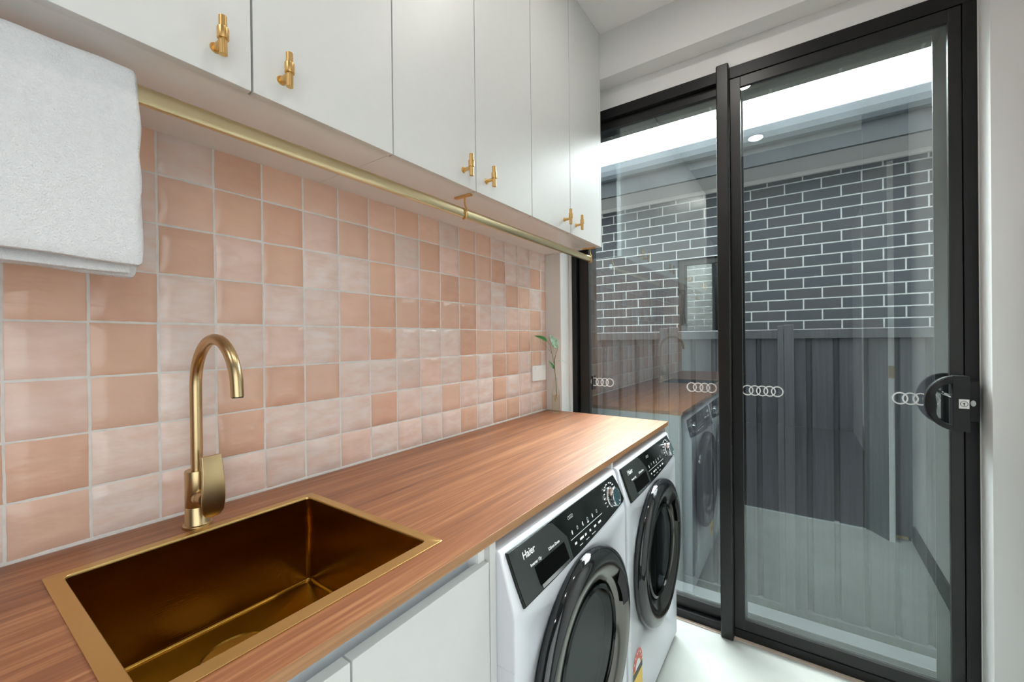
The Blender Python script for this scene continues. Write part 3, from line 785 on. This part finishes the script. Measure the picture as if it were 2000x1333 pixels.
def leaf(base, tip, width, nrm, name, mat, fold=.18, curl=.15):
    base = Vector(base); tip = Vector(tip); ax = tip-base; Lg = ax.length; ax.normalize()
    nrm = Vector(nrm); nrm = (nrm-ax*nrm.dot(ax)).normalized(); side = ax.cross(nrm)
    n, mm = 12, 6; vs = []
    for i in range(n+1):
        t = i/n
        wd = width*math.sin(math.pi*min(1, t**.75))**.9*(1 if t < .98 else .2)
        for j in range(-mm//2, mm//2+1):
            s = j/(mm/2)
            vs.append(base+ax*Lg*t+side*s*wd*.5+nrm*(abs(s)*wd*fold-curl*Lg*(t-.5)**2))
    w_ = mm+1
    fs = [(i*w_+j, i*w_+j+1, (i+1)*w_+j+1, (i+1)*w_+j) for i in range(n) for j in range(mm)]
    top = MB().add(vs, fs)
    o = top.build(name, mat, pt, smooth=80)
    so = o.modifiers.new('thick', 'SOLIDIFY'); so.thickness = .0006
    return o
leaf((VX-.014, VY-.014, ZB+.300), (.040, 1.755, ZB+.352), .001, (0,0,1), 'petiole', M['stem'])
leaf((.078, 1.745, ZB+.353), (.010, 1.738, ZB+.383), .036, (.45,-.25,.85), 'leaf', M['leaf'])
leaf((.104, 1.800, ZB+.316), (.062, 1.800, ZB+.388), .040, (.8,-.6,.15), 'leaf', M['leafp'], .1)
leaf((VX-.002, VY-.004, ZB+.215), (VX-.032, VY-.010, ZB+.258), .016, (.5,-.5,.6), 'leaf', M['leaf'])
leaf((VX+.004, VY, ZB+.262), (VX+.060, VY-.002, ZB+.250), .012, (.1,-.1,1), 'leaf', M['leafp'], .1)
MB().tube([(VX-.012, VY-.013, ZB+.296), (.082, 1.765, ZB+.335), (.078, 1.745, ZB+.353)], .0011, 8).tube([(VX+.006, VY-.006, ZB+.285), (.100, 1.802, ZB+.305), (.104, 1.800, ZB+.316)], .0011, 8).build('leaf_stalk', M['stem'], pt, smooth=60)
# ------------------------------------------------------------------ sliding glass door
dr_ = thing('door_1', (.83, 1.96, 0), 'black framed sliding glass door filling the end wall', 'door', kind='structure')
FY = 1.962
b = MB()
b.box(.1025, 1.553, FY, 2.115, 2.3415, 2.389)                 # head
b.box(.1025, .1275, FY, 2.115, 0, 2.3415)                     # left jamb
b.box(1.5205, 1.553, FY, 2.115, 0, 2.3415)                    # right jamb
b.box(.1025, 1.553, FY, 2.02, 0, .0385)                       # sill nosing
b.box(.1025, 1.553, 2.02, 2.118, 0, .030)
b.box(.1275, .175, 2.045, 2.115, .03, 2.3415).box(1.488, 1.5205, 2.045, 2.115, .03, 2.3415).box(.175, 1.488, 2.045, 2.115, 2.325, 2.3415)
b.build('outer_frame', M['black'], dr_, bevel=.0012)
b = MB()
b.box(.133, .186, 1.988, 2.018, .041, 2.3395).box(.186, .800, 1.988, 2.018, 2.302, 2.3395).box(.186, .800, 1.988, 2.018, .041, .086).box(.800, .842, 1.988, 2.018, .041, 2.3395)
fp = b.build('fixed_panel', M['blackgrey'], dr_, bevel=.0012)
MB().box(.184, .802, 2.0005, 2.0055, .084, 2.304).build('glass', M['glass'], fp, smooth=0)
MB().box(.197, .206, 1.9865, 1.988, 1.0, 1.07).build('frame_clip', M['rubber'], fp)
b = MB()
b.box(.8435, .881, 1.966, 1.9865, .0400, 2.3395).box(1.487, 1.5185, 1.966, 1.9865, .0400, 2.3395).box(.881, 1.487, 1.966, 1.9865, 2.2977, 2.3395).box(.881, 1.487, 1.966, 1.9865, .0400, .0825)
sp = b.build('sliding_panel', M['blackgrey'], dr_, bevel=.0012)
MB().box(.879, 1.489, 1.974, 1.979, .080, 2.2995).build('glass', M['glass'], sp, smooth=0)
MB().box(.795, .843, 1.926, 1.964, .0005, 2.394).build('interlock_cover', M['blackgrey'], dr_, bevel=.006, seg=3)
# safety ring motifs on the panes
def rings(x0, x1, n, z, y, par):
    g = MB(); r = .0215; step = ((x1-x0)-2*r)/(n-1)
    for i in range(n):
        cx = x0+r+i*step
        g.lathe((cx, y-.0004*(1+i % 2), z), (0,1,0), [(r,0),(r,.0003),(r*.80,.0003),(r*.80,0)], 36, closed=True)
    return g.build('ring_sticker', M['white'], par, smooth=0)
rings(.1874, .3112, 4, 1.0395, 1.9990, fp)
rings(.6536, .7778, 4, 1.0385, 1.9990, fp)
rings(.876, 1.0225, 5, 1.0405, 1.9725, sp)
rings(1.343, 1.466, 4, 1.0405, 1.9725, sp)
# handle
hd = MB()
hd.box(1.4865, 1.5195, 1.928, 1.9655, .9515, 1.1285)
ho = hd.build('door_handle', M['black'], sp, bevel=.004, seg=3)
outer, inner = [], []
for a in range(90, 271, 9):
    outer.append((1.4885+.0735*math.cos(rad(a)), 1.040+.0885*math.sin(rad(a))))
    bump = .010*math.exp(-((a-183)/24)**2)
    inner.append((1.4805+(.0460-bump)*math.cos(rad(a)), 1.037+.0665*math.sin(rad(a))))
b = MB(); m_ = len(outer); y0_, y1_ = 1.905, 1.930
ring_ = []
for (ox, oz), (ix, iz) in zip(outer, inner):
    ring_.append([Vector((ox, y0_+.003, oz)), Vector((ox, y1_, oz)), Vector((ix, y1_, iz)), Vector((ix, y0_, iz)), Vector(((ox*.75+ix*.25), y0_-.001, (oz*.75+iz*.25)))])
b.loft(ring_, cap0=True, cap1=True)
b.box(1.4800, 1.5190, 1.904, 1.930, .9515, 1.1285)
b.build('grip', M['black'], ho, bevel=.0015, smooth=50)
MB().box(1.4935, 1.5165, 1.9030, 1.9041, 1.0255, 1.0550).build('lock_sticker', M['plast'], ho)
g = MB().lathe((1.505, 1.9028, 1.0403), (0,1,0), [(.0092,0),(.0092,.0004),(.0078,.0004),(.0078,0)], 30, closed=True)
g.cyl((1.505, 1.9026, 1.042), (1.505, 1.9031, 1.042), .0024, n=14).box(1.5040, 1.5060, 1.9026, 1.9031, 1.034, 1.042)
g.build('key_symbol', M['ink'], ho)
kp = MB().box(1.5215, 1.5470, 1.934, 1.9615, .981, 1.112).build('lock_keeper', M['black'], dr_, bevel=.003, seg=3)
g = MB(); lp = [Vector((1.532+.0062*math.cos(rad(a)), 1.9335, 1.040+.0098*math.sin(rad(a)))) for a in range(0, 360, 15)]
g.loft([lp, [p+Vector((0, -.0006, 0)) for p in lp]], cap0=True, cap1=True).build('keeper_cap', M['plast'], kp)
MB().tube([(1.462, 1.934, 1.070), (1.470, 1.926, 1.066), (1.482, 1.928, 1.060)], [.0042, .0048, .0045], 12).build('latch_lever', M['chrome'], ho, smooth=60)
# insect screen outside the sliding panel
b = MB().box(1.462, 1.487, 2.028, 2.036, .045, 2.33).box(.85, .885, 2.028, 2.036, .045, 2.33).box(.885, 1.462, 2.028, 2.036, 2.305, 2.33).box(.885, 1.462, 2.028, 2.036, .045, .060)
sc = b.build('screen_frame', M['blackgrey'], dr_)
MB().add([(.884, 2.032, .058), (1.463, 2.032, .058), (1.463, 2.032, 2.31), (.884, 2.032, 2.31)], [(0,1,2,3)]).build('insect_screen', M['mesh'], sc, smooth=0)
# rain drops clinging to the outside of the fixed pane
b = MB()
for k in range(170):
    x, z = random.uniform(.19, .79), random.choice([random.uniform(1.5, 2.28), random.uniform(.9, 2.28)])
    r = random.uniform(.0006, .0015)
    b.lathe((x, 2.0055, z), (0,1,0), [(r,0),(r*.8,r*.35),(0,r*.5)], 7)
o = b.build('raindrop', M['chrome'], dr_, smooth=80); o['kind'] = 'stuff'
# ------------------------------------------------------------------ doorway pieces beside the camera (seen mirrored in the glass)
d2 = thing('door_2', (1.5, .5, 0), 'door jamb', 'door', kind='structure')
MB().prism([(1.42,.400), (1.517,.548), (1.546,.548), (1.546,.40)], 'z', 0, 2.32).build('jamb', M['skirt'], d2)
MB().box(1.5175, 1.5455, .548, .556, 0, 2.32).build('door_edge', M['trimw'], d2, bevel=.001)
MB().box(1.5175, 1.5455, .556, .5575, 1.00, 1.075).build('strike_plate', M['brass'], d2)
MB().box(1.546, XR, .40, .44, 0, 2.32).box(1.42, XR, .36, .40, 0, CH-.001).build('nib', M['skirt'], d2)
del d2['label']; del d2['category']
tr_ = thing('floor_track', (1.06, .42, 0), 'flush metal sliding door track across the floor at the doorway', 'track')
MB().box(.66, 1.42, .405, .425, -.001, .0025).build('channel', M['chan'], tr_)
MB().box(1.255, 1.285, .402, .428, .0025, .012).build('guide', M['plast'], tr_, bevel=.001)
ds = thing('door_stop', (1.58, .47, .02), 'small brass door stop fixed low beside the door jamb', 'door stop')
MB().cyl((1.549, .500, .020), (1.610, .500, .020), .0085, n=20).build('post', M['brass'], ds)
MB().cyl((1.610, .500, .020), (1.622, .500, .020), .0095, n=20).build('tip', M['rubber'], ds)
# ------------------------------------------------------------------ outside: sill ledge, fence, neighbour
o = MB().box(-.4, 2.0, 2.118, 2.205, -.05, .032).build('trim_3', M['ledge'], bevel=.003); o['kind'] = 'structure'
FYY = 3.0; GZ = -.41; FT = 1.304
fn = thing('boundary_fence', (.9, FYY, GZ), 'dark grey ribbed steel boundary fence outside the glass door', 'fence')
posts = [(-2.05, -1.93), (.270, .390), (.965, 1.045), (2.35, 2.43)]
def fpanel(x0, x1):
    b = MB(); xs = []
    g0 = 1.118-.127*30
    k = 0; pts = [(x0, 0)]
    while True:
        gx = g0+.127*k; k += 1
        if gx > x1-.02: break
        if gx < x0+.02: continue
        pts += [(gx-.016, 0), (gx-.009, .020), (gx+.009, .020), (gx+.016, 0)]
    pts.append((x1, 0))
    n = len(pts); vs = [(x, FYY+d, GZ+.02) for x, d in pts]+[(x, FYY+d, FT-.05) for x, d in pts]
    b.add(vs, [(i, i+1, n+i+1, n+i) for i in range(n-1)])
    o = b.build('panel', M['fence'], fn, smooth=0)
    so = o.modifiers.new('thick', 'SOLIDIFY'); so.thickness = .0012
    MB().prism([(FYY-.018, FT-.055), (FYY-.020, FT-.004), (FYY-.014, FT), (FYY+.032, FT), (FYY+.038, FT-.004), (FYY+.036, FT-.055)], 'x', x0, x1).build('top_rail', M['fencepost'], fn, bevel=.001)
    MB().box(x0, x1, FYY-.016, FYY+.034, GZ+.0, GZ+.05).build('bottom_rail', M['fencepost'], fn, bevel=.001)
for i in range(3): fpanel(posts[i][1], posts[i+1][0])
fpanel(-3.5, posts[0][0]); fpanel(posts[3][1], 4.5)
for a, c in posts:
    b = MB()
    if c-a > .1:
        mid = (a+c)/2
        b.box(a, mid-.003, FYY-.026, FYY+.030, GZ, FT+.022).box(mid+.003, c, FYY-.026, FYY+.030, GZ, FT+.028).box(a+.01, c-.01, FYY-.018, FYY+.02, GZ, FT+.01)
    else:
        b.box(a, a+.030, FYY-.026, FYY+.03, GZ, FT+.02).box(a+.033, c, FYY-.026, FYY+.03, GZ, FT+.026).box(a+.01, c-.01, FYY-.018, FYY+.02, GZ, FT+.01)
    b.build('post', M['fencepost'], fn, bevel=.002)
b = MB()
for k in range(260):
    x = random.choice([random.gauss(.62, .05), random.gauss(1.2, .07), random.gauss(1.45, .08), random.uniform(.2, 1.9), random.gauss(.93, .04)])
    y = FYY-.055-abs(random.gauss(0, .03)); h = random.uniform(.02, .075); dx = random.gauss(0, .02); dy = random.gauss(0, .02)
    b.add([(x-.003, y, GZ), (x+.003, y, GZ), (x+dx, y+dy, GZ+h)], [(0,1,2)])
o = b.build('weeds', M['weed'], smooth=0)
tag(o, 'low green weeds growing along the foot of the fence', 'weeds', kind='stuff')
nb = thing('neighbour_house', (.9, 4.12, GZ), 'neighbouring single storey house of dark blue brick behind the fence', 'house')
NY = 4.12
WX0, WX1, WZ0, WZ1 = .132, .62, .95, 1.990
b = MB().box(-5, WX0, NY, NY+.11, GZ, 2.62).box(WX1, 7, NY, NY+.11, GZ, 2.62).box(WX0, WX1, NY, NY+.11, GZ, WZ0).box(WX0, WX1, NY, NY+.11, WZ1, 2.62)
# keep the brick pattern in world coordinates: the wall part's origin sits at its thing, so shift it back
o = b.build('brick_wall', M['brick'], nb, smooth=0)
for v in o.data.vertices: v.co += WL[nb.name]
o.location = -WL[nb.name]
MB().box(-5, 7, 3.74, NY+.01, 2.588, 2.598).build('soffit', M['soffit'], nb)
MB().box(-5, 7, NY-.032, NY, 2.553, 2.588).build('eave_bead', M['soffit'], nb, bevel=.004)
MB().box(-5, 7, 3.715, 3.745, 2.575, 2.80).build('fascia', M['fascia'], nb)
MB().prism([(3.715,2.715), (3.66,2.715), (3.628,2.738), (3.612,2.775), (3.610,2.825), (3.618,2.835), (3.625,2.825), (3.715,2.825)], 'x', -5, 7).build('gutter', M['gutter'], nb, smooth=0)
MB().prism([(3.68,2.80), (5.6,3.40), (5.6,3.45), (3.68,2.85)], 'x', -5, 7).build('roof', M['roof'], nb)
wf = MB()
for (a, c, d, e) in ((WX0, WX0+.052, WZ0, WZ1), (WX1-.052, WX1, WZ0, WZ1), (WX0+.052, WX1-.052, WZ1-.052, WZ1), (WX0+.052, WX1-.052, WZ0, WZ0+.05)):
    wf.box(a, c, NY+.035, NY+.085, d, e)
wf.box(WX0+.052, WX0+.068, NY+.045, NY+.075, WZ0+.05, WZ1-.052)
fr = wf.build('window_frame', M['blackgrey'], nb, bevel=.002)
MB().box(WX0+.05, WX1-.05, NY+.058, NY+.064, WZ0+.04, WZ1-.04).build('window_glass', M['nbglass'], fr, smooth=0)
MB().box(WX0-.2, WX1+.2, NY+.11, NY+.9, WZ0-.3, WZ1+.3).build('room_behind_window', M['hallwall'], nb, smooth=0)
bpy.context.view_layer.update()
